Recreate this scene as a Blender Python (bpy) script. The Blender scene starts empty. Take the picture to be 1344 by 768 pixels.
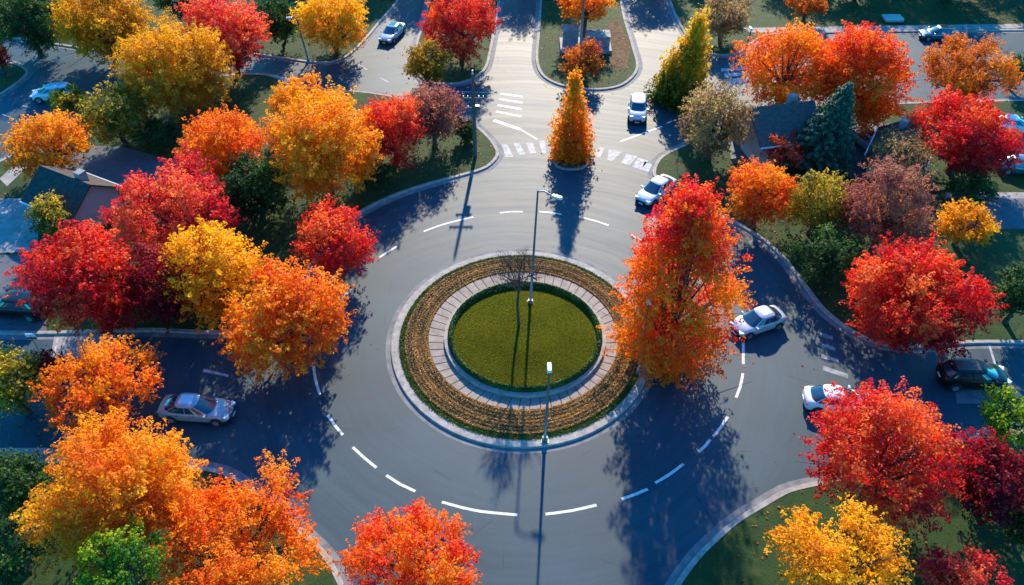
import bpy, math, random
import numpy as np
from mathutils import Vector
from mathutils.geometry import tessellate_polygon
random.seed(7); RNG = np.random.default_rng(7)
PI = math.pi; R = math.radians
COL = bpy.context.scene.collection
# ------------------------------------------------------------------ camera model
F, TH, H = 1080.0, R(41.7), 42.5
ct, st = math.cos(TH), math.sin(TH)
def gp(u, v, z=0.0):
    a = (u-672)/F; b = -(v-384)/F
    d = Vector((a, ct + b*st, -st + b*ct))
    t = (z-H)/d.z
    return Vector((d.x*t, d.y*t, z))
def scale_at(p):
    return F/(p.y*ct - (p.z-H)*st)
# ------------------------------------------------------------------ materials
def newmat(name):
    m = bpy.data.materials.new(name); m.use_nodes = True
    nt = m.node_tree; nt.nodes.clear()
    out = nt.nodes.new('ShaderNodeOutputMaterial')
    return m, nt, out
def N(nt, t, **kw):
    n = nt.nodes.new('ShaderNode'+t)
    for k, v in kw.items():
        if k.startswith('i_'):
            n.inputs[k[2:].replace('_', ' ')].default_value = v
        else: setattr(n, k, v)
    return n
def ramp(nt, stops, interp='LINEAR'):
    r = nt.nodes.new('ShaderNodeValToRGB'); cr = r.color_ramp; cr.interpolation = interp
    while len(cr.elements) < len(stops): cr.elements.new(0.5)
    for e, (p, c) in zip(cr.elements, stops):
        e.position = p; e.color = (*c, 1)
    return r
def princ(nt, out, rough=.6, spec=.5, metal=0.0, coat=0.0):
    p = nt.nodes.new('ShaderNodeBsdfPrincipled')
    p.inputs['Roughness'].default_value = rough
    p.inputs['Specular IOR Level'].default_value = spec
    p.inputs['Metallic'].default_value = metal
    p.inputs['Coat Weight'].default_value = coat
    nt.links.new(p.outputs[0], out.inputs[0]); return p
def simple(name, c, rough=.6, spec=.5, metal=0.0, coat=0.0, var=.12, scale=6.0, bump=0.0):
    m, nt, out = newmat(name); p = princ(nt, out, rough, spec, metal, coat)
    tc = N(nt, 'TexCoord'); nz = N(nt, 'TexNoise', i_Scale=scale, i_Detail=4.0)
    nt.links.new(tc.outputs['Object'], nz.inputs['Vector'])
    rp = ramp(nt, [(.3, tuple(x*(1-var) for x in c)), (.7, tuple(min(1, x*(1+var)) for x in c))])
    nt.links.new(nz.outputs['Fac'], rp.inputs[0]); nt.links.new(rp.outputs[0], p.inputs['Base Color'])
    if bump:
        b = N(nt, 'Bump', i_Strength=bump, i_Distance=.02)
        nt.links.new(nz.outputs['Fac'], b.inputs['Height']); nt.links.new(b.outputs[0], p.inputs['Normal'])
    return m
def mixc(nt, fac, a, b, mode='MIX'):
    m = nt.nodes.new('ShaderNodeMix'); m.data_type = 'RGBA'; m.blend_type = mode
    L = nt.links
    if hasattr(fac, 'is_linked'): L.new(fac, m.inputs[0])
    else: m.inputs[0].default_value = fac
    for s, x in ((m.inputs[6], a), (m.inputs[7], b)):
        if hasattr(x, 'is_linked'): L.new(x, s)
        else: s.default_value = (*x, 1)
    return m.outputs[2]

def mat_asphalt(cx, cy):
    m, nt, out = newmat('asphalt'); L = nt.links
    p = princ(nt, out, .5, .28)
    tc = N(nt, 'TexCoord')
    # distance from the island centre -> circular wear streaks
    sub = N(nt, 'VectorMath', operation='SUBTRACT'); sub.inputs[1].default_value = (cx, cy, 0)
    L.new(tc.outputs['Object'], sub.inputs[0])
    ln = N(nt, 'VectorMath', operation='LENGTH'); L.new(sub.outputs[0], ln.inputs[0])
    nzw = N(nt, 'TexNoise', i_Scale=.09, i_Detail=3.0); L.new(tc.outputs['Object'], nzw.inputs['Vector'])
    ma = N(nt, 'Math', operation='MULTIPLY_ADD'); L.new(nzw.outputs['Fac'], ma.inputs[0]); ma.inputs[1].default_value = 2.5
    L.new(ln.outputs['Value'], ma.inputs[2])
    sepx = N(nt, 'SeparateXYZ'); L.new(sub.outputs[0], sepx.inputs[0])
    at = N(nt, 'Math', operation='ARCTAN2'); L.new(sepx.outputs[1], at.inputs[0]); L.new(sepx.outputs[0], at.inputs[1])
    ms = N(nt, 'Math', operation='MULTIPLY'); L.new(at.outputs[0], ms.inputs[0]); ms.inputs[1].default_value = .9
    cb = N(nt, 'CombineXYZ'); L.new(ma.outputs[0], cb.inputs[0]); L.new(ms.outputs[0], cb.inputs[1])
    st1 = N(nt, 'TexNoise', i_Scale=1.6, i_Detail=5.0, i_Roughness=.65); L.new(cb.outputs[0], st1.inputs['Vector'])
    big = N(nt, 'TexNoise', i_Scale=.12, i_Detail=6.0); L.new(tc.outputs['Object'], big.inputs['Vector'])
    fine = N(nt, 'TexNoise', i_Scale=9.0, i_Detail=6.0, i_Roughness=.75); L.new(tc.outputs['Object'], fine.inputs['Vector'])
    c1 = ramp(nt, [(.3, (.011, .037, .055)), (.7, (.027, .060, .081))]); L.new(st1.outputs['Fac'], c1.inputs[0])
    c2 = ramp(nt, [(.3, (.72, .72, .72)), (.72, (1.25, 1.25, 1.22))]); L.new(big.outputs['Fac'], c2.inputs[0])
    c3 = ramp(nt, [(.3, (.82, .82, .82)), (.7, (1.18, 1.18, 1.18))]); L.new(fine.outputs['Fac'], c3.inputs[0])
    a = mixc(nt, 1.0, c1.outputs[0], c2.outputs[0], 'MULTIPLY')
    a = mixc(nt, 1.0, a, c3.outputs[0], 'MULTIPLY')
    # tar-sealed cracks
    wv = N(nt, 'TexNoise', i_Scale=.5, i_Detail=4.0); L.new(tc.outputs['Object'], wv.inputs['Vector'])
    av = mixc(nt, .12, tc.outputs['Object'], wv.outputs['Color'], 'ADD')
    vor = N(nt, 'TexVoronoi', feature='DISTANCE_TO_EDGE', i_Scale=.11); L.new(av, vor.inputs['Vector'])
    cr = ramp(nt, [(0.0, (.35, .35, .35)), (.0035, (1, 1, 1))]); L.new(vor.outputs['Distance'], cr.inputs[0])
    msk = ramp(nt, [(.5, (0, 0, 0)), (.6, (1, 1, 1))]); L.new(wv.outputs['Fac'], msk.inputs[0])
    crm = mixc(nt, msk.outputs[0], (1, 1, 1), cr.outputs[0])
    a = mixc(nt, 1.0, a, crm, 'MULTIPLY')
    L.new(a, p.inputs['Base Color'])
    rr = N(nt, 'MapRange'); rr.inputs[3].default_value = .52; rr.inputs[4].default_value = .68
    L.new(st1.outputs['Fac'], rr.inputs[0]); L.new(rr.outputs[0], p.inputs['Roughness'])
    b = N(nt, 'Bump', i_Strength=.25, i_Distance=.01); L.new(fine.outputs['Fac'], b.inputs['Height']); L.new(b.outputs[0], p.inputs['Normal'])
    return m
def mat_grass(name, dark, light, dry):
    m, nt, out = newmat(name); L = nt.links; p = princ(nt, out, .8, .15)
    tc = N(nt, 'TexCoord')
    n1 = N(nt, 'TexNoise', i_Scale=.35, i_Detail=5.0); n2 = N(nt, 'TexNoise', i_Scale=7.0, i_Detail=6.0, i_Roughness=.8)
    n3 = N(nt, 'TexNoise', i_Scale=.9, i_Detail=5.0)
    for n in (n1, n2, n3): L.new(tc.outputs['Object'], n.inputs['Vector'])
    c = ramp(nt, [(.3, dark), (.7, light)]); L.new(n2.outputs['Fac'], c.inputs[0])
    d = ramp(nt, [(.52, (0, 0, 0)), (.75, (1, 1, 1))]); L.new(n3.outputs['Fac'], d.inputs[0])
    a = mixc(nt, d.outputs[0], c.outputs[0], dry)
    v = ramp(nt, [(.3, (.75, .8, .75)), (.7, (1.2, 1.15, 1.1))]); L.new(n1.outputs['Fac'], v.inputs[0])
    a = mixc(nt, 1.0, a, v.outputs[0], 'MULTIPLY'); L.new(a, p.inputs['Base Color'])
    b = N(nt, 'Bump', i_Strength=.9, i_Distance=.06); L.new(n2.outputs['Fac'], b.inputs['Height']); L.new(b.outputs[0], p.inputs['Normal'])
    return m
def mat_leaf(name, c0, c1, c2, trans=.42):
    m, nt, out = newmat(name); L = nt.links
    at = N(nt, 'Attribute', attribute_name='tint')
    rp = ramp(nt, [(.12, c0), (.5, c1), (.9, c2)]); L.new(at.outputs['Fac'], rp.inputs[0])
    p = nt.nodes.new('ShaderNodeBsdfPrincipled'); p.inputs['Roughness'].default_value = .55
    p.inputs['Specular IOR Level'].default_value = .22
    L.new(rp.outputs[0], p.inputs['Base Color'])
    t = nt.nodes.new('ShaderNodeBsdfTranslucent')
    g = N(nt, 'HueSaturation', i_Saturation=1.05, i_Value=1.25); L.new(rp.outputs[0], g.inputs['Color']); L.new(g.outputs[0], t.inputs[0])
    mx = nt.nodes.new('ShaderNodeMixShader'); mx.inputs[0].default_value = trans
    L.new(p.outputs[0], mx.inputs[1]); L.new(t.outputs[0], mx.inputs[2]); L.new(mx.outputs[0], out.inputs[0])
    return m
M = {}
M['concrete'] = simple('kerb_concrete', (.28, .258, .23), .8, .3, var=.28, scale=2.5, bump=.2)
M['gutter'] = simple('gutter_concrete', (.15, .155, .16), .8, .3, var=.3, scale=1.5)
M['sidewalk'] = simple('sidewalk_concrete', (.26, .25, .235), .8, .3, var=.22, scale=1.2)
M['paver'] = simple('paver_stone', (.25, .205, .17), .8, .3, var=.25, scale=2.2, bump=.3)
M['joint'] = simple('paver_joint', (.10, .085, .07), .9, .2)
M['paint'] = simple('road_paint', (.56, .55, .53), .6, .3, var=.22, scale=5)
M['paint_worn'] = simple('worn_road_paint', (.33, .34, .35), .7, .3, var=.4, scale=2.2)
M['paint_shaded'] = simple('shaded_road_paint', (.19, .22, .24), .7, .3, var=.5, scale=2.2)  # worn paint, colour darkened further for stripes lying in shade
M['grass'] = mat_grass('shaded_lawn_grass', (.011, .032, .009), (.030, .066, .013), (.058, .068, .018))  # base colour darkened to carry the tree shade on the lawns
M['island_grass'] = mat_grass('sunlit_island_grass', (.048, .072, .009), (.100, .130, .014), (.13, .13, .022))  # brighter, yellower grass: sunlight on the island put into the colour
M['soil'] = simple('soil', (.13, .085, .045), .95, .1, var=.35, scale=2)
M['bark'] = simple('bark', (.075, .055, .042), .9, .2, var=.35, scale=5, bump=.6)
M['pole'] = simple('grey_pole_metal', (.22, .23, .23), .45, .5, .6)
M['pole_light'] = simple('pale_pole_metal', (.50, .49, .46), .4, .5, .4)
M['wood_pole'] = simple('weathered_wood', (.13, .10, .08), .9, .2, var=.3)
M['glass'] = simple('car_glass', (.02, .035, .05), .06, .9, 0, .6, var=.05)
M['tyre'] = simple('tyre_rubber', (.018, .018, .02), .8, .3)
M['rim'] = simple('wheel_rim', (.45, .46, .48), .3, .6, .8)
M['trim'] = simple('black_trim', (.018, .018, .02), .4, .5)
M['head'] = simple('headlight_lens', (.75, .78, .8), .12, .8, 0, .5)
M['tail'] = simple('taillight_lens', (.45, .015, .012), .2, .7, 0, .5)
M['plate'] = simple('blank_plate', (.6, .6, .6), .5)
M['white_car'] = simple('white_car_paint', (.58, .60, .62), .3, .5, 0, 1.0, var=.03)
M['silver_car'] = simple('silver_car_paint', (.40, .43, .47), .3, .5, .25, 1.0, var=.03)
M['grey_car'] = simple('grey_car_paint', (.26, .30, .35), .3, .5, .25, 1.0, var=.03)
M['black_car'] = simple('black_car_paint', (.006, .006, .007), .3, .25, 0, .25, var=.03)
M['blue_car'] = simple('blue_car_paint', (.07, .12, .16), .25, .5, .4, 1.0, var=.03)
M['roof_dark'] = simple('dark_roof_shingle', (.06, .048, .042), .9, .2, var=.35, scale=4, bump=.5)
M['roof_grey'] = simple('grey_roof_shingle', (.10, .085, .075), .9, .2, var=.3, scale=4, bump=.5)
M['wall'] = simple('house_siding', (.42, .40, .37), .8, .3, var=.08)
M['trimw'] = simple('white_house_trim', (.7, .7, .68), .6, .4, var=.05)
M['stone'] = simple('grey_monument_stone', (.24, .235, .23), .75, .3, var=.25, scale=1.6, bump=.3)
M['signred'] = simple('sign_red', (.5, .02, .02), .5)
M['signwhite'] = simple('sign_white', (.75, .75, .75), .5)
PALS = {
 'crimson': ((.48,.012,.022),(.76,.045,.032),(.88,.22,.05)),
 'pinkred': ((.50,.016,.045),(.78,.055,.055),(.88,.20,.07)),
 'redorange': ((.72,.03,.022),(.85,.13,.014),(.88,.25,.016)),
 'fire': ((.82,.030,.030),(.87,.165,.012),(.88,.30,.014)),
 'orange': ((.74,.09,.012),(.86,.22,.012),(.87,.35,.018)),
 'rustorange': ((.40,.055,.018),(.60,.15,.018),(.72,.25,.025)),
 'amber': ((.74,.17,.010),(.86,.32,.012),(.88,.44,.02)),
 'gold': ((.36,.19,.014),(.74,.32,.012),(.86,.42,.016)),
 'bronze': ((.22,.14,.02),(.46,.25,.02),(.72,.34,.02)),
 'yellow': ((.68,.27,.010),(.86,.40,.012),(.90,.50,.018)),
 'olivegold': ((.10,.13,.022),(.34,.26,.03),(.66,.44,.04)),
 'lime': ((.035,.13,.014),(.12,.26,.014),(.42,.48,.02)),
 'green': ((.018,.055,.016),(.04,.10,.022),(.09,.16,.03)),
 'tan': ((.20,.12,.06),(.36,.22,.09),(.50,.34,.11)),
 'mauve': ((.24,.06,.055),(.40,.13,.09),(.46,.22,.11)),
 'darkred': ((.13,.008,.018),(.26,.012,.02),(.42,.03,.022)),
 'spruce': ((.03,.09,.055),(.06,.15,.085),(.14,.24,.13)),
 'bed': ((.12,.09,.025),(.33,.165,.05),(.52,.26,.055)),
 'lawn': ((.12,.145,.012),(.165,.185,.016),(.23,.22,.025)),
 'yellowgreen': ((.08,.125,.014),(.54,.34,.015),(.88,.50,.02)),
 'hedge': ((.02,.055,.012),(.045,.105,.02),(.09,.17,.03)),
}
LEAF = {k: mat_leaf('leaves_'+k, *v, trans=.25 if k in ('hedge', 'bed', 'spruce') else .55) for k, v in PALS.items()}
# ------------------------------------------------------------------ object helpers
def link(name, me, mat=None, parent=None):
    o = bpy.data.objects.new(name, me); COL.objects.link(o)
    if mat is not None: me.materials.append(mat)
    if parent is not None: o.parent = parent
    return o
def tag(o, label=None, cat=None, group=None, kind=None):
    if label: o['label'] = label
    if cat: o['category'] = cat
    if group: o['group'] = group
    if kind: o['kind'] = kind
    return o
def empty(name, loc, rz=0.0):
    o = bpy.data.objects.new(name, None); o.location = loc; o.rotation_euler = (0, 0, rz)
    o.empty_display_size = .5; COL.objects.link(o); return o
def quadmesh(name, V, nquads, tint=None):
    """V: (4*nquads,3) consecutive quads"""
    me = bpy.data.meshes.new(name)
    me.vertices.add(len(V)); me.vertices.foreach_set('co', np.ascontiguousarray(V, dtype=np.float32).ravel())
    me.loops.add(4*nquads); me.loops.foreach_set('vertex_index', np.arange(4*nquads, dtype=np.int32))
    me.polygons.add(nquads); me.polygons.foreach_set('loop_start', np.arange(0, 4*nquads, 4, dtype=np.int32))
    if tint is not None:
        a = me.attributes.new('tint', 'FLOAT', 'FACE'); a.data.foreach_set('value', tint.astype(np.float32))
    me.update(calc_edges=True)
    return me
class MB:
    def __init__(s): s.v = []; s.f = []; s.smooth = False
    def add(s, vs, fs):
        b = len(s.v); s.v += [tuple(x) for x in vs]; s.f += [tuple(i+b for i in f) for f in fs]
    def box(s, c, d, rz=0.0, top=1.0):
        cx, cy, cz = c; a, b, h = d[0]/2, d[1]/2, d[2]/2
        vs = []
        for z, k in ((-h, 1), (h, top)):
            for x, y in ((-a, -b), (a, -b), (a, b), (-a, b)):
                x *= k; y *= k
                vs.append((cx+x*math.cos(rz)-y*math.sin(rz), cy+x*math.sin(rz)+y*math.cos(rz), cz+z))
        s.add(vs, [(3,2,1,0),(4,5,6,7),(0,1,5,4),(1,2,6,5),(2,3,7,6),(3,0,4,7)])
    def tube(s, pts, rad, n=8, cap=True):
        pts = [Vector(p) for p in pts]; rings = []
        for i, p in enumerate(pts):
            d = (pts[min(i+1, len(pts)-1)]-pts[max(i-1, 0)])
            d = d.normalized() if d.length > 1e-9 else Vector((0, 0, 1))
            up = Vector((0, 0, 1)) if abs(d.z) < .95 else Vector((1, 0, 0))
            a = d.cross(up).normalized(); b = d.cross(a)
            r = rad[i] if isinstance(rad, (list, tuple)) else rad
            rings.append([p + a*(r*math.cos(2*PI*k/n)) + b*(r*math.sin(2*PI*k/n)) for k in range(n)])
        vs = [q for g in rings for q in g]; fs = []
        for i in range(len(pts)-1):
            for k in range(n):
                k2 = (k+1) % n; fs.append((i*n+k, i*n+k2, (i+1)*n+k2, (i+1)*n+k))
        if cap: fs += [tuple(range(n)), tuple(range(len(vs)-1, len(vs)-n-1, -1))]
        s.add(vs, fs)
    def grid(s, P):
        """P: list of rows of points"""
        r, c = len(P), len(P[0]); vs = [q for row in P for q in row]
        s.add(vs, [(i*c+j, i*c+j+1, (i+1)*c+j+1, (i+1)*c+j) for i in range(r-1) for j in range(c-1)])
    def build(s, name, mat, parent=None, smooth=False, bevel=0, subsurf=0):
        me = bpy.data.meshes.new(name); me.from_pydata(s.v, [], s.f); me.update()
        if smooth or s.smooth: me.polygons.foreach_set('use_smooth', [True]*len(me.polygons))
        o = link(name, me, mat, parent)
        if bevel:
            b = o.modifiers.new('bevel', 'BEVEL'); b.width = bevel; b.segments = 2
        if subsurf:
            b = o.modifiers.new('sub', 'SUBSURF'); b.levels = subsurf; b.render_levels = subsurf
        return o
# ------------------------------------------------------------------ ground
ISL = gp(686, 452)
g = MB(); g.grid([[(-1500, -600, -.03), (1500, -600, -.03)], [(-1500, 2600, -.03), (1500, 2600, -.03)]])
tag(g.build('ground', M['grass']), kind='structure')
g = MB(); g.grid([[(-130, 2, 0), (130, 2, 0)], [(-130, 190, 0), (130, 190, 0)]])
tag(g.build('road', mat_asphalt(ISL.x, ISL.y)), kind='structure')
def catmull(P, closed=True, step=.6):
    out = []; n = len(P)
    for i in range(n if closed else n-1):
        p0, p1, p2, p3 = (P[(i-1) % n], P[i], P[(i+1) % n], P[(i+2) % n]) if closed else (P[max(i-1, 0)], P[i], P[i+1], P[min(i+2, n-1)])
        L = (p2-p1).length; k = max(1, min(30, int(L/step)))
        if L > 25: k = 1
        for j in range(k):
            t = j/k
            m1 = (p2-p0)*.5; m2 = (p3-p1)*.5
            for mm in (m1, m2):
                if mm.length > L*1.0: mm *= L/mm.length
            out.append(p1*(2*t**3-3*t*t+1) + m1*(t**3-2*t*t+t) + p2*(-2*t**3+3*t*t) + m2*(t**3-t*t))
    if not closed: out.append(P[-1])
    return out
def area2(P): return sum(P[i].x*P[(i+1) % len(P)].y - P[(i+1) % len(P)].x*P[i].y for i in range(len(P)))
def inset(P, d):
    n = len(P); out = []
    for i in range(n):
        a = (P[i]-P[i-1]); b = (P[(i+1) % n]-P[i])
        if a.length < 1e-6: a = b
        if b.length < 1e-6: b = a
        a = a.normalized(); b = b.normalized()
        na = Vector((-a.y, a.x, 0)); nb = Vector((-b.y, b.x, 0)); m = na+nb
        m = m.normalized() if m.length > 1e-3 else na
        out.append(P[i] + m*(d/max(.5, m.dot(na))))
    return out
LAWNS = []
def loopstrip(mb, A, za, B, zb):
    n = len(A); vs = [(p.x, p.y, za) for p in A]+[(p.x, p.y, zb) for p in B]
    mb.add(vs, [(i, (i+1) % n, n+(i+1) % n, n+i) for i in range(n)])
def fill(name, P, z, mat):
    tris = tessellate_polygon([P]); mb = MB()
    mb.add([(p.x, p.y, z) for p in P], [tuple(t) for t in tris])
    o = mb.build(name, mat); me = o.data
    if len(me.polygons) and me.polygons[0].normal.z < 0: me.flip_normals()
    return o
def block(px, kw=.32, gut=.45, top=.13, mat='grass', keep=True):
    P = [gp(u, v) for u, v in px]; P = catmull(P)
    if area2(P) < 0: P.reverse()
    inn = inset(P, kw); mid = inset(P, .03)
    k = MB(); loopstrip(k, P, 0, P, top-.02); loopstrip(k, P, top-.02, mid, top+.01); loopstrip(k, mid, top+.01, inn, top+.01); loopstrip(k, inn, top+.01, inn, top-.05)
    tag(k.build('kerb', M['concrete']), kind='structure')
    if gut:
        q = MB(); loopstrip(q, inset(P, -gut), .004, P, .004); tag(q.build('gutter', M['gutter']), kind='structure')
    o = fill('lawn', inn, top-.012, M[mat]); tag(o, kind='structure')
    if keep: LAWNS.append((inn, top-.012))
    return inn
NW = [(655,205),(652,193),(640,178),(618,160),(580,146),(520,128),(460,120),(410,124),(385,118),(372,106),(345,98),(290,100),(230,112),(170,124),(140,135),(110,148),(70,172),(30,196),(0,212),(-160,290),
      (-420,470),(-120,441),(60,440),(190,436),(285,439),(340,432),(385,405),(405,360),(430,322),(460,292),(480,277),(520,258),(565,243),(610,231),(640,221)]
block(NW)
block([(524,0),(502,27),(482,51),(458,74),(435,83),(408,83),(353,75),(280,66),(200,62),(140,68),(75,60),(0,50),(-160,45),(-260,-60),(-200,-150),(300,-150),(560,-150),(545,-60)])
block([(-60,152),(0,126),(28,107),(38,95),(26,86),(0,80),(-120,76),(-220,110)])
block([(-500,603),(-100,603),(60,604),(160,606),(257,612),(297,620),(333,642),(372,668),(397,695),(429,727),(449,762),(462,800),(468,900),(300,1000),(-200,1000)])
block([(85,572),(110,558),(150,560),(175,574),(160,588),(110,590)], gut=0)
SE = [(885,768),(903,742),(921,721),(961,685),(1001,660),(1029,644),(1053,637),(1110,624),(1160,603),(1220,584),(1300,570),(1420,564),(1800,565),(1700,1000),(1100,1000),(850,1000),(855,860),(868,800)]
block(SE)
block([(857,222),(863,210),(875,201),(897,191),(925,179),(945,165),(970,148),(1010,142),(1150,137),(1344,132),(1700,128),(2100,300),(1800,452),(1420,453),(1280,452),(1190,458),(1140,449),(1100,426),(1076,405),(1055,378),(1030,345),(1005,320),(976,301),(930,276),(890,257),(868,244),(857,232)])
block([(860,-90),(868,-40),(877,0),(888,27),(901,49),(921,67),(945,74),(970,71),(985,60),(1010,47),(1100,44),(1344,41),(1700,38),(1700,-120),(1300,-140)])
block([(709,-10),(705,45),(703,81),(713,102),(742,115),(786,119),(819,112),(838,91),(832,61),(820,20),(814,-20),(812,-100),(712,-100)])
block([(658,-10),(652,30),(646,64),(638,92),(617,107),(590,112),(560,108),(543,92),(545,60),(556,25),(566,-20),(580,-100),(664,-100)])
block([(726,206),(735,201),(760,201),(772,206),(774,214),(766,222),(748,224),(731,221),(725,213)], kw=.22, gut=0, mat='soil')
# sidewalks, driveways
def slab(name, px, z, mat, smooth=False, kind='structure'):
    P = [gp(u, v) for u, v in px]
    if smooth: P = catmull(P)
    if area2(P) < 0: P.reverse()
    P = [Vector((p.x, p.y, 0)) for p in P]
    return tag(fill(name, P, z, M[mat]), kind=kind)
slab('sidewalk', [(985,44),(1100,42),(1500,36),(1500,30),(1100,36),(975,38)], .125, 'sidewalk')
slab('driveway', [(-60,262),(52,262),(50,332),(-60,335)], .125, 'sidewalk')
M['drive'] = simple('driveway_asphalt', (.075, .085, .10), .7, .3, var=.2, scale=1)
slab('driveway', [(-90,338),(60,335),(62,438),(-110,438)], .125, 'drive')
slab('driveway', [(62,190),(105,192),(160,194),(240,215),(200,262),(130,240),(60,250)], .125, 'drive')
slab('driveway', [(0,236),(60,180),(72,186),(10,246)], .126, 'sidewalk')
slab('sidewalk', [(72,438),(150,438),(160,470),(66,470)], .005, 'sidewalk')
slab('driveway', [(1090,160),(1190,165),(1200,240),(1110,235)], .125, 'drive')
slab('driveway', [(1300,158),(1420,158),(1420,230),(1310,230)], .125, 'drive')
slab('sidewalk', [(1240,262),(1500,262),(1500,254),(1240,254)], .126, 'sidewalk')
slab('driveway', [(1240,302),(1300,262),(1500,262),(1500,302)], .125, 'drive')
slab('driveway', [(955,178),(1000,170),(1010,215),(960,216)], .125, 'drive')
slab('sidewalk', [(-300,596),(70,596),(70,588),(-300,588)], .006, 'sidewalk')
slab('parking_apron', [(1253,506),(1307,504),(1309,530),(1256,530)], .005, 'gutter')
slab('flower_bed', [(800,28),(812,28),(828,62),(822,92),(800,95),(799,60)], .126, 'soil')
# ------------------------------------------------------------------ markings
def stroke(mb, pts, w=.16, z=.008, smooth=True):
    P = [gp(u, v) for u, v in pts]
    if smooth and len(P) > 2: P = catmull(P, closed=False)
    n = len(P); A = []; B = []
    for i in range(n):
        d = (P[min(i+1, n-1)]-P[max(i-1, 0)]).normalized(); m = Vector((-d.y, d.x, 0))*w/2
        A.append((P[i].x+m.x, P[i].y+m.y, z)); B.append((P[i].x-m.x, P[i].y-m.y, z))
    mb.grid([A, B])
dash = MB()
for pts in [[(556,304),(576,296.5),(597,290.5),(621,285)],[(656,279.5),(671,278),(686,278)],[(708,278),(722,279),(737,281.5)],[(766,286),(783,290.5),(799,296)],
            [(829,308),(848,319.5)],[(498,338),(510,330),(521,323.5)],[(452,388),(461,379)],[(411,476),(414,498),(420,518)],[(430,545),(440,559),(450,571)],
            [(463,587),(478,601),(494,614)],[(507,624),(525,635.5),(545,645)],[(580,659),(605,666),(632,671.5),(679,676)],[(716,675),(750,670.5),(783,663)],
            [(816,655),(834,649),(850,642)],[(860,634),(880,622),(897,609)],[(917,593),(926,585),(932,577)],[(936,573),(946,561),(955,547)],[(966,522),(972,506),(975,490)],[(975.5,478),(975.5,450)]]:
    stroke(dash, pts, .19)
tag(dash.build('lane_marking', M['paint']), kind='structure')
z1 = MB()
for a, b, w in [((657,123),(686,127),.36),((655,130),(686,135),.36),((653,138),(685,143.5),.36),((651,146.5),(684,153),.36),((648,158),(683,170),.45),((683,170),(705,183),.2),
             ((814,186),(869,166),.22),((875,162),(882,159),.2),((850,125),(865,114),.2)]:
    stroke(z1, [a, b], w)
tag(z1.build('crossing_marking', M['paint']), kind='structure')
z2 = MB()
for q in [((659,190),(666,190),(674,206),(664,207)),((674,188),(682,188),(690,203),(681,204)),((690,187),(699,187),(704,201),(696,202)),((707,185),(715,185),(717,201),(712,202)),
          ((784,193),(794,194),(788,207),(779,206)),((799,196),(817,199),(803,212),(797,210)),((822,202),(837,205),(826,217),(815,214)),((837,207),(851,211),(841,223),(830,219)),((846,212),(856,216),(851,226),(842,223)),
          ((360,98),(398,108),(396,112),(358,102)),((354,107),(392,116),(388,120),(350,111)),
          ((946,90),(976,88),(977,92),(947,94)),((950,97),(980,95),(981,99),(952,101)),((954,104),(985,102),(986,107),(956,109)),
          ((268,484),(300,492),(300,495),(266,488))]:
    P = [gp(u, v) for u, v in q]; z2.add([(p.x, p.y, .008) for p in P], [(3, 2, 1, 0)])
tag(z2.build('crosswalk_marking', M['paint_worn']), kind='structure')
z4 = MB()
for q in [
          ((1074,436),(1093,441),(1093,446),(1074,441)),((1076,450),(1096,456),(1097,461),(1076,455)),((1078,465),(1100,471),(1101,476),(1078,470)),((1080,480),(1113,491),(1113,497),(1080,486)),
          ]:
    P = [gp(u, v) for u, v in q]; z4.add([(p.x, p.y, .008) for p in P], [(3, 2, 1, 0)])
tag(z4.build('crosswalk_marking', M['paint_shaded']), kind='structure')
z3 = MB()
for pts in [[(470,84),(482,92)],[(498,102),(510,108)],[(905,70),(925,100)],[(590,120),(648,122)],[(76,444),(70,470)],[(1298,452),(1306,478)],[(30,139),(40,141)],[(2,150),(14,154)]]: stroke(z3, pts, .16)
tag(z3.build('lane_marking', M['paint_worn']), kind='structure')
# ------------------------------------------------------------------ central island
def ring_from_px(cx, cy, rx, ry, z):
    P = [gp(cx+rx*math.cos(t), cy+ry*math.sin(t), z) for t in np.linspace(0, 2*PI, 361)]
    xs = [p.x for p in P]; ys = [p.y for p in P]
    return ((min(xs)+max(xs))/2, (min(ys)+max(ys))/2, (max(xs)-min(xs))/2, (max(ys)-min(ys))/2)
def rp(r, t, d=0.0): return Vector((r[0]+(r[2]+d)*math.cos(t), r[1]+(r[3]+d)*math.sin(t), 0))
def loop(r, d=0.0, n=180): return [rp(r, 2*PI*k/n, d) for k in range(n)]
RA = ring_from_px(684.5, 459, 171.5, 129, .10)
RB = ring_from_px(686.5, 447.5, 124.5, 90.5, .25)
RC = ring_from_px(689, 444.5, 105.5, 74.5, .5)
k = MB(); loopstrip(k, loop(RA), 0, loop(RA), .13); loopstrip(k, loop(RA), .13, loop(RA, -.04), .16); loopstrip(k, loop(RA, -.04), .16, loop(RA, -.6), .17); loopstrip(k, loop(RA, -.6), .17, loop(RA, -.6), .1)
tag(k.build('island_kerb', M['concrete']), kind='structure')
k = MB(); loopstrip(k, loop(RA, .4), .004, loop(RA), .004); tag(k.build('gutter', M['gutter']), kind='structure')
k = MB(); loopstrip(k, loop(RA, -.6), .14, loop(RA, -1.0), .17); tag(k.build('grass_edge', M['island_grass']), kind='structure')
k = MB(); loopstrip(k, loop(RA, -1.0), .17, loop(RB), .22); tag(k.build('flower_bed', M['soil']), kind='structure')
k = MB(); loopstrip(k, loop(RB), .10, loop(RB), .24); loopstrip(k, loop(RB), .24, loop(RC, -.02), .24); tag(k.build('paving_base', M['joint']), kind='structure')
pv = MB(); NP = 58
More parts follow.
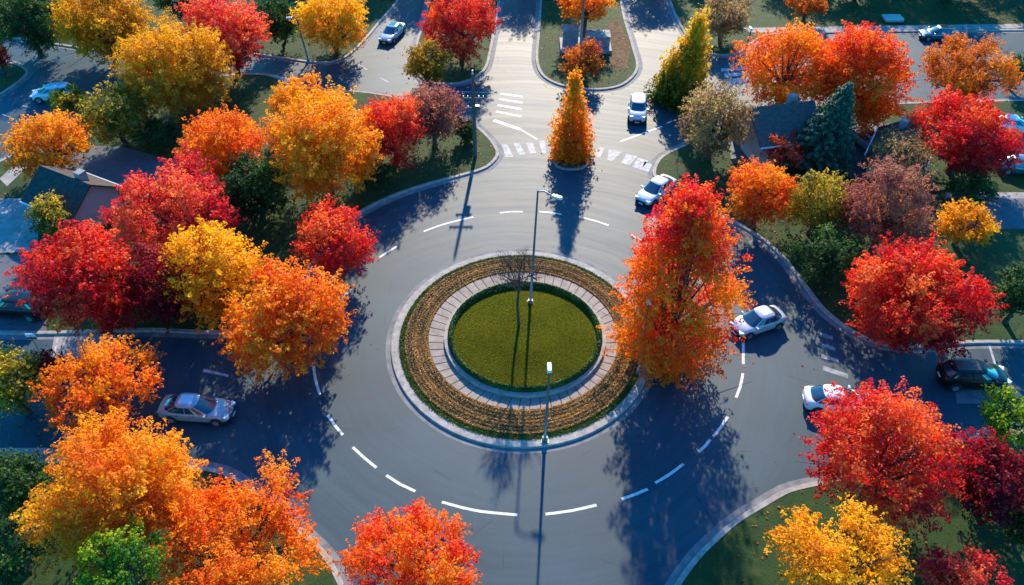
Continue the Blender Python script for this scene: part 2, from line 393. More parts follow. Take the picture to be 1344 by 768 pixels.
for i in range(NP):
    a0 = 2*PI*i/NP+.006; a1 = 2*PI*(i+1)/NP-.006
    outer = [rp(RB, a0+(a1-a0)*j/3, -.03) for j in range(4)]; inner = [rp(RC, a0+(a1-a0)*j/3, .05) for j in range(4)]
    zt = .262+random.uniform(-.006, .006)
    vs = [(p.x, p.y, zt) for p in outer+inner]+[(p.x, p.y, .2) for p in outer+inner]
    pv.add(vs, [(j, j+1, j+5, j+4) for j in range(3)]+[(j+1, j, j+8, j+9) for j in range(3)]+[(j+4, j+5, j+13, j+12) for j in range(3)]+[(0, 4, 12, 8), (7, 3, 11, 15)])
tag(pv.build('paved_ring', M['paver'], smooth=False), kind='structure')
w = MB(); loopstrip(w, loop(RC, .04), .2, loop(RC, .04), .52); loopstrip(w, loop(RC, .04), .52, loop(RC, -.22), .54); loopstrip(w, loop(RC, -.22), .54, loop(RC, -.22), .3)
tag(w.build('retaining_wall', M['concrete']), 'low round concrete retaining wall enclosing the island lawn', 'wall')
lw = MB()
for a, b, za, zb in ((-.22, -.6, .42, .45), (-.6, -2, .45, .6), (-2, -3.6, .6, .7), (-3.6, -RC[2]+.05 if RC[2] < RC[3] else -RC[3]+.05, .7, .75)):
    loopstrip(lw, loop(RC, a), za, loop(RC, b), zb)
c0 = [Vector((RC[0], RC[1], 0))]*180; 
o = lw.build('island_lawn', M['island_grass'], smooth=True); tag(o, kind='structure')
# ------------------------------------------------------------------ leaves
def unit(a): return a/np.maximum(np.linalg.norm(a, axis=-1, keepdims=True), 1e-9)
def leafquads(pos, nrm, size, aspect=.62, rng=RNG):
    n = len(pos); r = unit(rng.normal(size=(n, 3)))
    u = unit(np.cross(nrm, r)); w = np.cross(nrm, u)
    s = (size*rng.uniform(.5, 1.4, n))[:, None]
    V = np.empty((n, 4, 3)); bend = nrm*s*.16
    V[:, 0] = pos-u*s*.5; V[:, 1] = pos-w*s*.5*aspect+bend; V[:, 2] = pos+u*s*.5; V[:, 3] = pos+w*s*.5*aspect+bend
    return V.reshape(-1, 3)
def fib(n, rng):
    i = np.arange(n)+.5; ph = np.arccos(1-2*i/n); th = PI*(1+5**.5)*i+rng.uniform(0, 6)
    d = np.stack([np.cos(th)*np.sin(ph), np.sin(th)*np.sin(ph), np.cos(ph)], -1)
    return unit(d+rng.normal(size=d.shape)*.16)
def smoothnoise(P, seed, freq):
    r = np.random.default_rng(seed); out = np.zeros(len(P))
    for k in range(5):
        v = r.normal(size=3)*freq; out += np.sin(P@v+r.uniform(0, 6))
    return out/5
def crown_points(kind, a, b, rng, dens, leaf):
    """local points around crown centre -> pos, normal, lobeid, lobe centres"""
    lobes = []
    if kind == 'oval':
        nl = 46
        for i in range(nl):
            t = (i+.5)/nl; h = -1+2*t; r = a*float(np.interp(t, [0, .12, .35, .6, .85, 1], [.42, .80, 1.0, .84, .55, .28]))*rng.uniform(.86, 1.12)
            ang = i*2.4+rng.uniform(-.5, .5); rl = a*rng.uniform(.32, .46)
            off = max(0, r-rl*.85); lobes.append((np.array([math.cos(ang)*off, math.sin(ang)*off, h*b*.9]), np.array([rl, rl, rl*1.15])))
        for h in (-.6, -.1, .4): lobes.append((np.array([0, 0, h*b]), np.array([a*.45, a*.45, a*.5])))
    elif kind == 'cone':
        nl = 34
        for i in range(nl):
            h = -1+2*((i+.5)/nl)**1.0; t = (h+1)/2
            r = a*(1-t)**.72*(.55+.45*min(1, t*7+.35)); ang = i*2.4+rng.uniform(-.4, .4)
            rl = max(.28*a, r*.62)
            off = max(0, r-rl*.8)
            lobes.append((np.array([math.cos(ang)*off, math.sin(ang)*off, h*b*.93]), np.array([rl, rl, rl*1.7])))
    else:
        nl = int(np.clip(12+a*3.0, 14, 34)) if kind != 'fuzzy' else int(np.clip(12+a*3, 14, 30))
        D = fib(nl, rng)
        wob = 1+ .20*smoothnoise(D, rng.integers(1e6), 2.2)+rng.uniform(-.2, .16, nl)
        for d, q in zip(D, wob):
            if d[2] < -.85 and rng.random() < .5: continue
            e = np.array([a, a, b if d[2] > 0 else b*.92])
            k = q if kind != 'fuzzy' else 1+(q-1)*.35
            c = d*e*.60*k
            rl = min(a, b)*rng.uniform(.29, .53)*(1.05 if kind == 'fuzzy' else 1)
            lobes.append((c, np.array([rl, rl, rl*.85])))
        lobes.append((np.array([0, 0, 0.]), np.array([a*.5, a*.5, b*.5])))
    P = []; Nn = []; ids = []; spt = []
    A = sum(4*PI*l[1].mean()**2 for l in lobes)
    tot = float(np.clip(A*.36*dens/(leaf*leaf*.30), 2500, 72000))
    for li, (c, rl) in enumerate(lobes):
        share = 4*PI*rl.mean()**2/A; nlv = int(tot*share)
        ns = max(6, int(26 if kind != 'fuzzy' else 34)); D = fib(ns, rng)
        cd = unit(c[None])[0] if np.linalg.norm(c) > .1 else np.array([0, 0, 1.])
        D = unit(D+.35*cd+np.array([0, 0, .22]))
        L = rng.uniform(.72, 1.38, ns)
        sid = rng.integers(0, ns, nlv); t = rng.random(nlv)**.62
        d = D[sid]; rad = .42*(1.08-t)**.75*(.3+t)**.35
        jit = unit(rng.normal(size=(nlv, 3)))*(rng.random(nlv)**.4)[:, None]
        jit -= d*np.sum(jit*d, -1, keepdims=True)*.5
        p = d*(t*L[sid])[:, None]*.98 + jit*rad[:, None]
        nn = unit(d*.55+jit*.75+np.array([0, 0, .30])+rng.normal(size=p.shape)*.42)
        P.append(c+p*rl); Nn.append(nn); ids.append(np.full(nlv, li)); spt.append((rng.normal(size=ns)*.12)[sid])
    return np.concatenate(P), np.concatenate(Nn), np.concatenate(ids), lobes, np.concatenate(spt)
def make_tree(name, kind, loc, zc, a, b, pal, leaf, dens, seed, lean=(0, 0), red_top=0.0, limbs=True, gap=None):
    rng = np.random.default_rng(seed)
    root = empty(name, loc)
    P, Nn, ids, lobes, spt = crown_points(kind, a, b, rng, dens, leaf)
    if gap:
        gd = unit(np.array([[gap[0], gap[1], 1.0]])); cosang = (unit(P/np.array([a, a, b]))@gd.T)[:, 0]
        k_ = ~((cosang > 1-gap[2]*(1+.6*smoothnoise(P, seed+9, 2.5/a))) & (rng.random(len(P)) < .93)); P, Nn, ids, spt = P[k_], Nn[k_], ids[k_], spt[k_]
    lt = rng.normal(size=len(lobes))*.17
    tint = .5+lt[ids]+spt+(.32 if kind != 'fuzzy' else .2)*smoothnoise(P, seed+5, 1.1/max(1.5, a*.45))+rng.normal(size=len(P))*.08 - red_top*(P[:, 2]/b)
    Pw = P.copy(); Pw[:, 0] += lean[0]*(P[:, 2]/b+1); Pw[:, 1] += lean[1]*(P[:, 2]/b+1); Pw[:, 2] += zc
    Pw[:, 2] = np.maximum(Pw[:, 2], .25)
    V = leafquads(Pw, Nn, leaf, rng=rng)
    me = quadmesh('crown', V, len(P), np.clip(tint, 0, 1)); link('crown', me, LEAF[pal], root)
    t = MB(); tr = .13+.028*a; zb = max(1.0, zc-b*.75); top = zc+b*(.25 if kind != 'cone' else .8)
    bx, by = rng.normal(size=2)*.12
    pts = [(0, 0, 0), (0, 0, .3), (bx, by, zb*.6), (bx*1.5, by*1.5, zb), (bx*2+lean[0], by*2+lean[1], (zb+top)/2), (lean[0]*1.3, lean[1]*1.3, top)]
    t.tube(pts, [tr*1.5, tr*1.1, tr*.95, tr*.85, tr*.5, tr*.12], 8)
    if kind != 'cone' and limbs:
        for c, rl in lobes[:-1]:
            z0 = zb+(zc-zb)*rng.uniform(0, .75); s = Vector((bx*1.5, by*1.5, z0)); e = Vector((c[0]+lean[0], c[1]+lean[1], c[2]+zc))
            if e.z < z0: s.z = max(1.0, e.z-.6)
            m = s.lerp(e, .5)+Vector((rng.uniform(-.3, .3), rng.uniform(-.3, .3), -.25))
            t.tube([s, m, e], [tr*.50, tr*.34, tr*.14], 5, cap=False)
            for q in range(3):
                f = e+Vector(rng.normal(size=3)*rl.mean()*.7); t.tube([m.lerp(e, .3+.2*q), (m+f)/2+Vector((0, 0, .1)), f], [tr*.16, tr*.1, tr*.03], 4, cap=False)
    t.build('trunk', M['bark'], root, smooth=True)
    return root
def place_px(cx, cy, w, h, clear=1.6, bmin=.62, bmax=9):
    z = 6.0
    for _ in range(12):
        p = gp(cx, cy, z); s = scale_at(p); a = w/2/s
        cam = Vector((0, 0, H)); v = (p-cam); dl = math.atan2(-v.z, math.hypot(v.x, v.y))
        q = (h/2/s)**2-(a*math.sin(dl))**2; b = math.sqrt(max(q, (a*bmin*math.cos(dl))**2))/math.cos(dl); b = min(b, a*bmax)
        z = z*.4+.6*(b*.93+clear)
    return p, a, b, z
G = 'autumn trees standing around the roundabout'
def T(cx, cy, w, h, pal, label, kind='maple', leaf=.34, dens=1.0, name='maple_tree', clear=.7, lean=(0, 0), red_top=0.0, bmin=.62, bmax=1.05, cat='tree', gap=None):
    p, a, b, z = place_px(cx, cy, w*.97, h*.97, clear, bmin, bmax if kind != 'cone' else 9)
    z = max(z, b*.8+.2)
    T.n += 1; leaf = leaf*.60 if kind in ('maple', 'oval') else leaf; clear = min(clear, .15) if clear == .7 else clear
    TREES.append((p.x-lean[0], p.y-lean[1], a))
    r = make_tree(name, kind, (p.x-lean[0], p.y-lean[1], .1), z, a*1.07, b*1.07, pal, leaf, dens, 100+T.n*13, lean, red_top, gap=gap)
    tag(r, label, cat, G if cat == 'tree' else 'shrubs in the gardens'); return r
T.n = 0
TREES = []
FZ = dict(kind='fuzzy', leaf=.20, dens=.8, name='deciduous_tree')
# --- top left
T(35,25,120,100,'green','dark green leafy tree in the top left corner', name='deciduous_tree')
T(135,32,140,112,'gold','golden tree with olive lower crown beside the dark green corner tree', red_top=-.1)
T(230,92,156,134,'gold','big round golden tree alone beside the shaded street, upper left', leaf=.30, red_top=-.1)
T(300,45,118,115,'pinkred','red tree with dull brown lower crown, between the golden tree and the teal lamp post', red_top=-.1)
T(437,28,108,88,'yellow','yellow tree behind the teal lamp post at the top street', red_top=-.1)
T(365,28,66,90,'green','dark green tree between the red tree and the yellow tree at the top', name='deciduous_tree')
T(68,188,126,98,'amber','amber orange tree beside the driveway, left of the olive willow', red_top=-.05)
T(152,152,100,84,'olivegold','olive green feathery tree right of the amber tree, behind the white hatchback', kind='fuzzy', leaf=.26, name='deciduous_tree')
T(88,133,60,34,'olivegold','low olive bush in front of the half hidden white hatchback', kind='fuzzy', leaf=.26, name='shrub', clear=.2, cat='shrub')
T(-4,74,34,42,'crimson','sliver of a dark red tree on the small left verge at the picture edge')
# --- left cluster
T(225,280,205,145,'pinkred','wide crimson tree in the middle of the left cluster, behind the golden one', leaf=.32, dens=1.1, gap=(.3, -1.3, .07))
T(212,375,110,130,'darkred','deep dark red tree in shade between the scarlet and the golden tree')
T(118,372,160,156,'crimson','scarlet tree nearest the driveway with the dark parked car', leaf=.32, dens=1.1, red_top=-.15)
T(280,350,140,148,'yellow','yellow gold tree between the scarlet tree and the orange tree of the left cluster', red_top=-.15)
T(375,416,180,164,'orange','bright orange tree overhanging the roundabout road, foremost of the left cluster', leaf=.33, dens=1.1)
T(438,316,108,112,'crimson','compact scarlet tree at the kerb, right end of the left cluster', leaf=.3)
T(68,286,62,74,'olivegold','small yellow green tree beside the house with the dark roof', red_top=-.25, clear=.8)
# --- north west verge
T(296,195,120,112,'orange','orange tree at the left end of the north west verge', red_top=.1)
T(335,245,110,100,'green','dark green bush-like tree under the orange crowns of the north west verge', name='deciduous_tree')
T(400,135,110,80,'amber','orange gold tree at the back of the north west verge')
T(425,195,158,150,'amber','largest orange gold tree in the middle of the north west verge', leaf=.32, dens=1.1)
T(514,170,98,110,'crimson','vivid red tree on the verge between the orange gold tree and the brown tree', leaf=.28, red_top=-.1)
T(568,152,82,104,'mauve','fuzzy pinkish brown tree next to the utility pole', **FZ)
T(560,83,76,58,'bronze','low olive gold tree in front of the round red tree at the top', clear=.9)
T(605,36,116,92,'crimson','round bright red tree on the top median strip', leaf=.28, red_top=-.1)
T(612,172,34,34,'green','small green bush beside the utility pole', name='shrub', clear=.1, cat='shrub')
# --- north
T(768,6,90,58,'orange','orange tree behind the stone monument in the top median', clear=2)
T(766,79,72,54,'rustorange','low orange brown tree in front of the stone monument', clear=.6)
T(752,158,70,108,'amber','slim conical orange tree on the small splitter island', kind='cone', leaf=.24, name='columnar_tree', clear=.1, red_top=.05)
T(901,84,86,106,'yellowgreen','conical yellow green tree by the crossing, tip leaning right', kind='cone', leaf=.26, name='columnar_tree', clear=.3, red_top=-.42, lean=(.7, 0))
T(950,22,82,64,'tan','pale tan fuzzy tree at the top beside the side street', **FZ)
T(938,162,100,102,'tan','fuzzy tan gold tree at the kerb behind the white sedan', kind='fuzzy', leaf=.20, dens=.9, name='deciduous_tree', red_top=-.1)
# --- north east
T(1032,92,124,128,'orange','orange tree with bare branches showing at the left of the twin wide crowns', leaf=.33, gap=(0, -1.8, .12))
T(1124,100,142,145,'redorange','big orange red spreading tree in front of the top right street', leaf=.34, dens=1.1)
T(1266,92,138,98,'rustorange','rust orange tree with brown left side beside the blue car', leaf=.28)
T(1266,178,166,122,'crimson','pinkish crimson tree at the right edge below the rust orange tree', leaf=.30, dens=1.1)
T(1336,92,40,64,'green','dark green tree at the right edge beside the rust orange tree', name='deciduous_tree')
T(1060,4,66,34,'rustorange','rust orange tree on the lawn at the very top')
T(1030,196,66,54,'pinkred','small pinkish red tree beside the dark house roof', leaf=.26)
T(1062,175,44,60,'olivegold','yellow green tree hidden behind the blue spruce', leaf=.26)
T(998,253,96,104,'orange','round orange tree at the kerb right of the tall fiery tree', leaf=.28)
T(1074,265,90,108,'olivegold','green tree with golden top between the round orange and the dull red tree', leaf=.28, red_top=-.1, name='deciduous_tree')
T(1180,208,104,84,'tan','greyish tan twiggy tree behind the dull red tree', kind='fuzzy', leaf=.15, dens=.45, name='deciduous_tree')
T(1164,275,126,130,'mauve','dull red brown tree between the green gold and the large scarlet tree', leaf=.25, dens=1.0)
T(1266,292,98,74,'yellow','yellow gold tree behind the large scarlet tree on the right', leaf=.3)
T(1200,392,216,178,'crimson','large scarlet tree overhanging the kerb of the right hand road', leaf=.32, dens=1.15, red_top=-.2)
T(1338,388,80,112,'green','dark green tree on the shaded lawn at the right edge', name='deciduous_tree')
T(889,383,176,250,'fire','tall fiery tree with red top and orange base beside the central island', leaf=.29, dens=1.7, red_top=.36, clear=.1, bmax=3, kind='oval')
tx0, ty0, _a = TREES[-1]; pit = []
for k_ in range(12):
    wx, wy = tx0+1.1*math.cos(k_*PI/6), ty0+1.1*math.sin(k_*PI/6); dd = wy*ct+H*st
    pit.append((672+F*wx/dd, 384-F*(wy*st-H*ct)/dd))
block(pit, kw=.2, gut=0, mat='soil', keep=False)
# --- right bottom
T(1156,602,206,214,'crimson','large red round tree with branches showing, over the rear of the white car', leaf=.27, dens=1.0, clear=.3, red_top=-.05, gap=(-.1, -.6, .17))
T(1306,632,118,120,'darkred','dark crimson tree at the right edge below the lime tree', red_top=-.2)
T(1326,548,104,76,'lime','lime green tree at the right edge below the black car', name='deciduous_tree', red_top=-.3)
T(1096,736,200,124,'yellow','bright yellow tree at the bottom edge in front of the large red tree', leaf=.27, clear=3.2)
T(1268,765,140,84,'pinkred','pinkish red tree in the bottom right corner', leaf=.25)
T(1345,695,56,90,'green','dark green tree at the right edge above the corner', name='deciduous_tree')
# --- left bottom
T(14,505,92,146,'olivegold','olive tree with speckled yellow leaves at the left edge', kind='fuzzy', leaf=.22, name='deciduous_tree')
T(60,490,64,64,'darkred','small dark red tree between the olive and the orange tree on the left')
T(130,507,178,104,'orange','wide orange tree behind the grey sedan on the left road', leaf=.28, red_top=-.1)
T(158,643,206,210,'amber','big amber tree at the lower left, largest of the three by the corner', leaf=.28, dens=1.2)
T(155,738,140,110,'lime','bright green tree between the amber and the orange tree at the bottom', leaf=.26, name='deciduous_tree', red_top=-.15, clear=4.5)
T(308,714,254,172,'orange','wide orange tree at the bottom left beside the curved kerb', leaf=.26, dens=1.0)
T(18,722,100,90,'green','dark green tree in the bottom left corner', name='deciduous_tree')
T(540,738,212,158,'fire','fiery orange red tree at the bottom edge in front of the roundabout', leaf=.24, dens=1.2, red_top=.15, clear=2)
T(1082,335,100,84,'green','added dark green tree filling shaded ground between the kerb and the large scarlet tree', name='deciduous_tree')  # added filler, its dark crown stands in for shaded ground
T(22,640,90,96,'green','added dark green tree in place of shaded lawn at the left edge beside the big amber tree', name='deciduous_tree')  # added tree, darkens a stretch of lawn that is only in shade
T(490,228,64,44,'green','added low dark green bush in place of shaded grass at the foot of the orange gold tree near the kerb', name='shrub', clear=.1, cat='shrub')  # added bush, dark green where there is just shaded grass
T(205,178,70,50,'green','added dark green bush filling shaded lawn between the big golden tree and the wide crimson tree', name='shrub', clear=.1, cat='shrub')  # added to fill a gap of dark, shaded lawn
T(1275,245,80,40,'green','added dark green bush filling shaded lawn behind the yellow gold tree on the right', name='shrub', clear=.1, cat='shrub')  # added bush covering lawn that is dark from shade
T(250,-2,110,70,'green','dark green tree at the top edge left of the red tree', name='deciduous_tree')
# trees just beyond the upper frame edge whose shade falls on the road
for u, v, w_, h_, pal, lab in ((690,-66,92,84,'orange','orange tree on the median beyond the top edge'),(610,-92,100,90,'crimson','red tree beyond the top edge behind the round red tree'),
    (862,-62,84,80,'amber','amber tree beyond the top edge behind the tan tree'),(500,-70,90,80,'gold','golden tree beyond the top edge by the upper street'),(930,-90,100,90,'rustorange','rust orange tree beyond the top edge by the side street'),
    (790,-100,100,90,'gold','golden tree beyond the top edge behind the monument'),(1180,-80,150,90,'green','dark green tree beyond the top edge above the blue car'),
    (1045,-75,110,84,'orange','orange tree beyond the top edge behind the small rust orange one'),(1320,-78,130,90,'green','dark green tree beyond the top edge at the far right'),(740,-66,84,80,'rustorange','rust orange tree beyond the top edge on the monument median'),(560,-62,90,80,'amber','amber tree beyond the top edge above the silver sedan'),(1130,-38,110,70,'green','dark green tree just above the top edge behind the orange red tree'),(1255,-42,120,76,'green','dark green tree just above the top edge behind the blue car'),(1380,-20,110,80,'green','dark green tree beyond the top right corner'),(90,-46,130,80,'green','dark green tree just above the top edge at the far left'),(395,-70,120,90,'green','dark green tree beyond the top edge above the yellow tree')):
    T(u, v, w_, h_, pal, lab)
# --- spruce
def spruce(cx, cy, w, h, label):
    p, a, b, z = place_px(cx, cy, w, h, .6); hgt = 2*b; rng = np.random.default_rng(5)
    root = empty('spruce_tree', (p.x, p.y, .1)); t = MB(); t.tube([(0, 0, 0), (.05, 0, hgt*.5), (.9, 0, hgt)], [.28, .15, .02], 8)
    P = []; Nn = []
    for lv in np.linspace(.05, .985, 34):
        r = a*1.15*(1-lv)**.85+.12; nb = max(5, int(11*(1-lv)+5)); o0 = rng.uniform(0, 6)
        for k in range(nb):
            an = o0+2*PI*k/nb+rng.uniform(-.2, .2); rr = r*rng.uniform(.8, 1.15); n = int(60+90*rr)
            tt = rng.random(n)**.7; wd = .30*(1.05-tt)*rr*.5+.05
            x = np.cos(an)*rr*tt+rng.normal(size=n)*wd*.6+lv**2*.9; y = np.sin(an)*rr*tt+rng.normal(size=n)*wd*.6
            zz = lv*hgt+.3-tt*rr*.18+.22*tt**3*rr+rng.normal(size=n)*.06
            P.append(np.stack([x, y, np.maximum(zz, .2)], -1)); Nn.append(unit(np.stack([np.cos(an)*np.ones(n)*.4, np.sin(an)*np.ones(n)*.4, np.ones(n)], -1)+rng.normal(size=(n, 3))*.5))
    P = np.concatenate(P); Nn = np.concatenate(Nn); V = leafquads(P, Nn, .26, .3, rng)
    link('crown', quadmesh('crown', V, len(P), np.clip(rng.normal(size=len(P))*.2+.5, 0, 1)), LEAF['spruce'], root)
    t.build('trunk', M['bark'], root, smooth=True); tag(root, label, 'tree')
spruce(1086, 166, 88, 116, 'blue green pointed spruce among the houses on the right')
# --- bare tree on the island
def bare_tree():
    p = gp(681, 428, .7); root = empty('bare_tree', (p.x, p.y, .68)); mb = MB(); rng = random.Random(4)
    def br(s, d, L, r, lv):
        e = s+d*L; m = s.lerp(e, .5)+Vector([rng.uniform(-1, 1)*L*.06 for _ in range(3)])
        mb.tube([s, m, e], [r, r*.8, r*.62], 5 if lv else 8, cap=False)
        if lv > 3: return
        for k in range(5 if lv else 10):
            q = s.lerp(e, rng.uniform(.45, 1)) if lv else s.lerp(e, rng.uniform(.62, 1))
            dd = (d*.7+Vector([rng.uniform(-1, 1), rng.uniform(-1, 1), rng.uniform(-.15, .7)])).normalized()
            br(q, dd, L*(.64 if lv else .34)*rng.uniform(.8, 1.15), r*(.5 if lv else .38), lv+1)
    br(Vector((0, 0, 0)), Vector((.01, 0, 1)), 4.7, .11, 0)
    mb.build('trunk', M['bark'], root, smooth=True); tag(root, 'thin leafless tree in the middle of the island lawn', 'tree')
bare_tree()
# ------------------------------------------------------------------ hedge, planting, leaf litter, grass
def ringleaves(name, rin, rout, d0, d1, n, z0, z1, size, mat, tintf, rng):
    t = rng.uniform(0, 2*PI, n); q = rng.random(n)
    x = (rin[0]+(rin[2]+d0)*np.cos(t))*(1-q)+(rout[0]+(rout[2]+d1)*np.cos(t))*q
    y = (rin[1]+(rin[3]+d0)*np.sin(t))*(1-q)+(rout[1]+(rout[3]+d1)*np.sin(t))*q
    return x, y, q, t
rng = np.random.default_rng(3)
n = 26000; x, y, q, t = ringleaves('', RC, RC, -.62, -.24, n, 0, 0, 0, 0, 0, rng)
hz = .45+.42*np.sqrt(np.clip(1-(2*q-1)**2, 0, 1))*rng.uniform(.55, 1.05, n)
P = np.stack([x, y, hz], -1); nn = unit(np.stack([np.cos(t)*(2*q-1), np.sin(t)*(2*q-1), np.full(n, .6)], -1)+rng.normal(size=(n, 3))*.5)
o = link('hedge', quadmesh('hedge', leafquads(P, nn, .13, .7, rng), n, np.clip(rng.normal(size=n)*.2+.5+.2*np.sin(t*9), 0, 1)), LEAF['hedge'])
tag(o, 'low clipped green hedge ringing the island lawn', 'hedge')
n = 100000; x, y, q, t = ringleaves('', RB, RA, .03, -1.0, n, 0, 0, 0, 0, 0, rng)
row = np.sin(q*2*PI*6.5+.5*np.sin(t*5)); keep = rng.random(n) < (.93+.07*row)
x, y, q, t, row = x[keep], y[keep], q[keep], t[keep], row[keep]; n = len(x)
P = np.stack([x, y, .22-.04*q+rng.random(n)*.13*(.8+.2*row)], -1); nn = unit(np.stack([rng.normal(size=n)*.5, rng.normal(size=n)*.5, np.ones(n)], -1))
pt = .46+.22*np.sin(q*2*PI*2.0+1)+.18*np.sin(t*3+q*4)*np.sin(t*7)+rng.normal(size=n)*.17
o = link('ground_cover', quadmesh('ground_cover', leafquads(P, nn, .11, .7, rng), n, np.clip(pt, 0, 1)), LEAF['bed']); tag(o, kind='stuff')
# tufts along the grass edges of the island
n = 16000; x, y, q, t = ringleaves('', RA, RA, -1.02, -.58, n, 0, 0, 0, 0, 0, rng)
P = np.stack([x, y, .17+rng.random(n)*.08], -1); nn = unit(rng.normal(size=(n, 3))+np.array([0, 0, .4]))
o = link('grass_tufts', quadmesh('grass_tufts', leafquads(P, nn, .12, .35, rng), n, np.clip(rng.normal(size=n)*.25+.6, 0, 1)), LEAF['hedge']); tag(o, kind='stuff')
# grass blades on the island lawn
n = 110000; t = rng.uniform(0, 2*PI, n); q = np.sqrt(rng.random(n)); rx_, ry_ = RC[2]-.6, RC[3]-.6
x = RC[0]+rx_*q*np.cos(t); y = RC[1]+ry_*q*np.sin(t); zz = .75-.30*np.clip((q-.35)/.65, 0, 1)**1.3
P = np.stack([x, y, zz+rng.random(n)*.03], -1); nn = unit(rng.normal(size=(n, 3))*np.array([1, 1, .5])+np.array([0, 0, .5]))
lt_ = .5+.35*smoothnoise(P, 5, 1.1)+rng.normal(size=n)*.2
o = link('grass', quadmesh('grass', leafquads(P, nn, .085, .4, rng), n, np.clip(lt_, 0, 1)), LEAF['lawn']); tag(o, kind='stuff')
# litter on lawns
def on_lawns(n, rng, zoff=.0):
    pts = []
    for P, z in LAWNS:
        tris = tessellate_polygon([P]); T3 = [(P[a], P[b], P[c]) for a, b, c in tris]
        ar = np.array([abs((b-a).cross(c-a).z)/2 for a, b, c in T3]); 
        k = int(n*ar.sum()); 
        if k < 1: continue
        k = min(k, 60000); idx = rng.choice(len(T3), k, p=ar/ar.sum()); r1 = np.sqrt(rng.random(k)); r2 = rng.random(k)
        A = np.array([[tuple(v) for v in t] for t in T3])[idx]
        p = A[:, 0]*(1-r1)[:, None]+A[:, 1]*(r1*(1-r2))[:, None]+A[:, 2]*(r1*r2)[:, None]; p[:, 2] = z+zoff; pts.append(p)
    p = np.concatenate(pts); dep = p[:, 1]*ct+H*st
    u = F*p[:, 0]/dep; v = p[:, 1]*st-H*ct; v = F*v/dep
    return p[(np.abs(u) < 720) & (np.abs(v) < 430)]
p = on_lawns(3.0, rng, .03); sel = (smoothnoise(p, 11, .35)+rng.normal(size=len(p))*.25) > .05; p = p[sel]; n = len(p)
nn = unit(np.stack([rng.normal(size=n)*.3, rng.normal(size=n)*.3, np.ones(n)], -1))
o = link('fallen_leaves', quadmesh('fallen_leaves', leafquads(p, nn, .17, .75, rng), n, np.clip(rng.normal(size=n)*.3+.4, 0, 1)), LEAF['rustorange']); tag(o, kind='stuff')
def inside(P, x, y):
    c = False; j = len(P)-1
    for i in range(len(P)):
        if (P[i].y > y) != (P[j].y > y) and x < (P[j].x-P[i].x)*(y-P[i].y)/(P[j].y-P[i].y)+P[i].x: c = not c
        j = i
    return c
rl = random.Random(12); pts = []
for tx_, ty_, ta in TREES:
    for _ in range(42):
        rr = ta*rl.uniform(.2, 1.5); an = rl.uniform(0, 2*PI); x, y = tx_+rr*math.cos(an), ty_+rr*math.sin(an)-.6
        if not any(inside(P_, x, y) for P_, z_ in LAWNS) and math.hypot(x-ISL.x, y-ISL.y) > RA[3]+.2: pts.append((x, y, .014))
P = np.array(pts); n = len(P); nn = unit(np.stack([rng.normal(size=n)*.15, rng.normal(size=n)*.15, np.ones(n)], -1))
o = link('road_leaves', quadmesh('road_leaves', leafquads(P, nn, .15, .75, rng), n, np.clip(rng.normal(size=n)*.3+.5, 0, 1)), LEAF['rustorange']); tag(o, kind='stuff')
# ------------------------------------------------------------------ poles
def street_lamp(u, v, hgt, arm, label, mat='pole', head_dir=0.0, tilt=0.0, z0=.1, ru=.075):
    p = gp(u, v, z0); root = empty('street_lamp', (p.x, p.y, z0)); root.rotation_euler = (0, tilt, 0)
    m = MB(); m.tube([(0, 0, 0), (0, 0, hgt*.5), (0, 0, hgt)], [ru*1.5, ru*1.15, ru*.8], 10); m.build('pole', M[mat], root, smooth=True)
    m = MB(); m.tube([(0, 0, 0), (0, 0, .35)], [.2, .17], 12); m.box((0, 0, .02), (.5, .5, .05)); m.build('base', M[mat], root)
    dx, dy = math.cos(head_dir), math.sin(head_dir)
    if arm > 0:
        m = MB(); m.tube([(0, 0, hgt-.15), (dx*arm*.4, dy*arm*.4, hgt+.05), (dx*arm, dy*arm, hgt-.12)], .055, 8); m.build('arm', M[mat], root, smooth=True)
    m = MB(); hx, hy = dx*(arm+.3), dy*(arm+.3)
    m.box((hx, hy, hgt-.10 if arm > 0 else hgt+.03), (.85, .32, .16), head_dir, .8); hd = m.build('lamp_head', M['pole_light'], root, bevel=.04)
    m = MB(); m.box((hx, hy, (hgt-.10 if arm > 0 else hgt+.03)-.095), (.6, .24, .03), head_dir); m.build('lens', M['head'], hd)
    tag(root, label, 'street lamp', 'street lamps around the roundabout')
street_lamp(696, 398, 10.3, 1.1, 'tall street lamp with side arm on the island behind the bare tree', 'pole', R(-25), R(2.0), .6)
street_lamp(715, 578, 6.5, 0.0, 'slim single street lamp on the front rim of the island', 'pole', R(90), R(1.0), .15)
street_lamp(838, 490, 6.6, 0.0, 'street lamp on the island rim half hidden by the tall fiery tree', 'pole', R(90), 0, .15)
street_lamp(762, 66, 9.0, 0.6, 'grey lamp post standing at the stone monument in the top median', 'pole', R(0), 0, .12, .11)
M['teal_pole'] = simple('teal_pole_metal', (.08, .22, .25), .45, .5, .3)
street_lamp(405, 80, 5.2, .5, 'thin teal lamp post in front of the yellow tree at the top left', 'teal_pole', R(170), R(-6), .12)
street_lamp(976, 74, 3.2, .0, 'short post at the side street corner under the tan tree', 'teal_pole', R(90), R(5), .12)
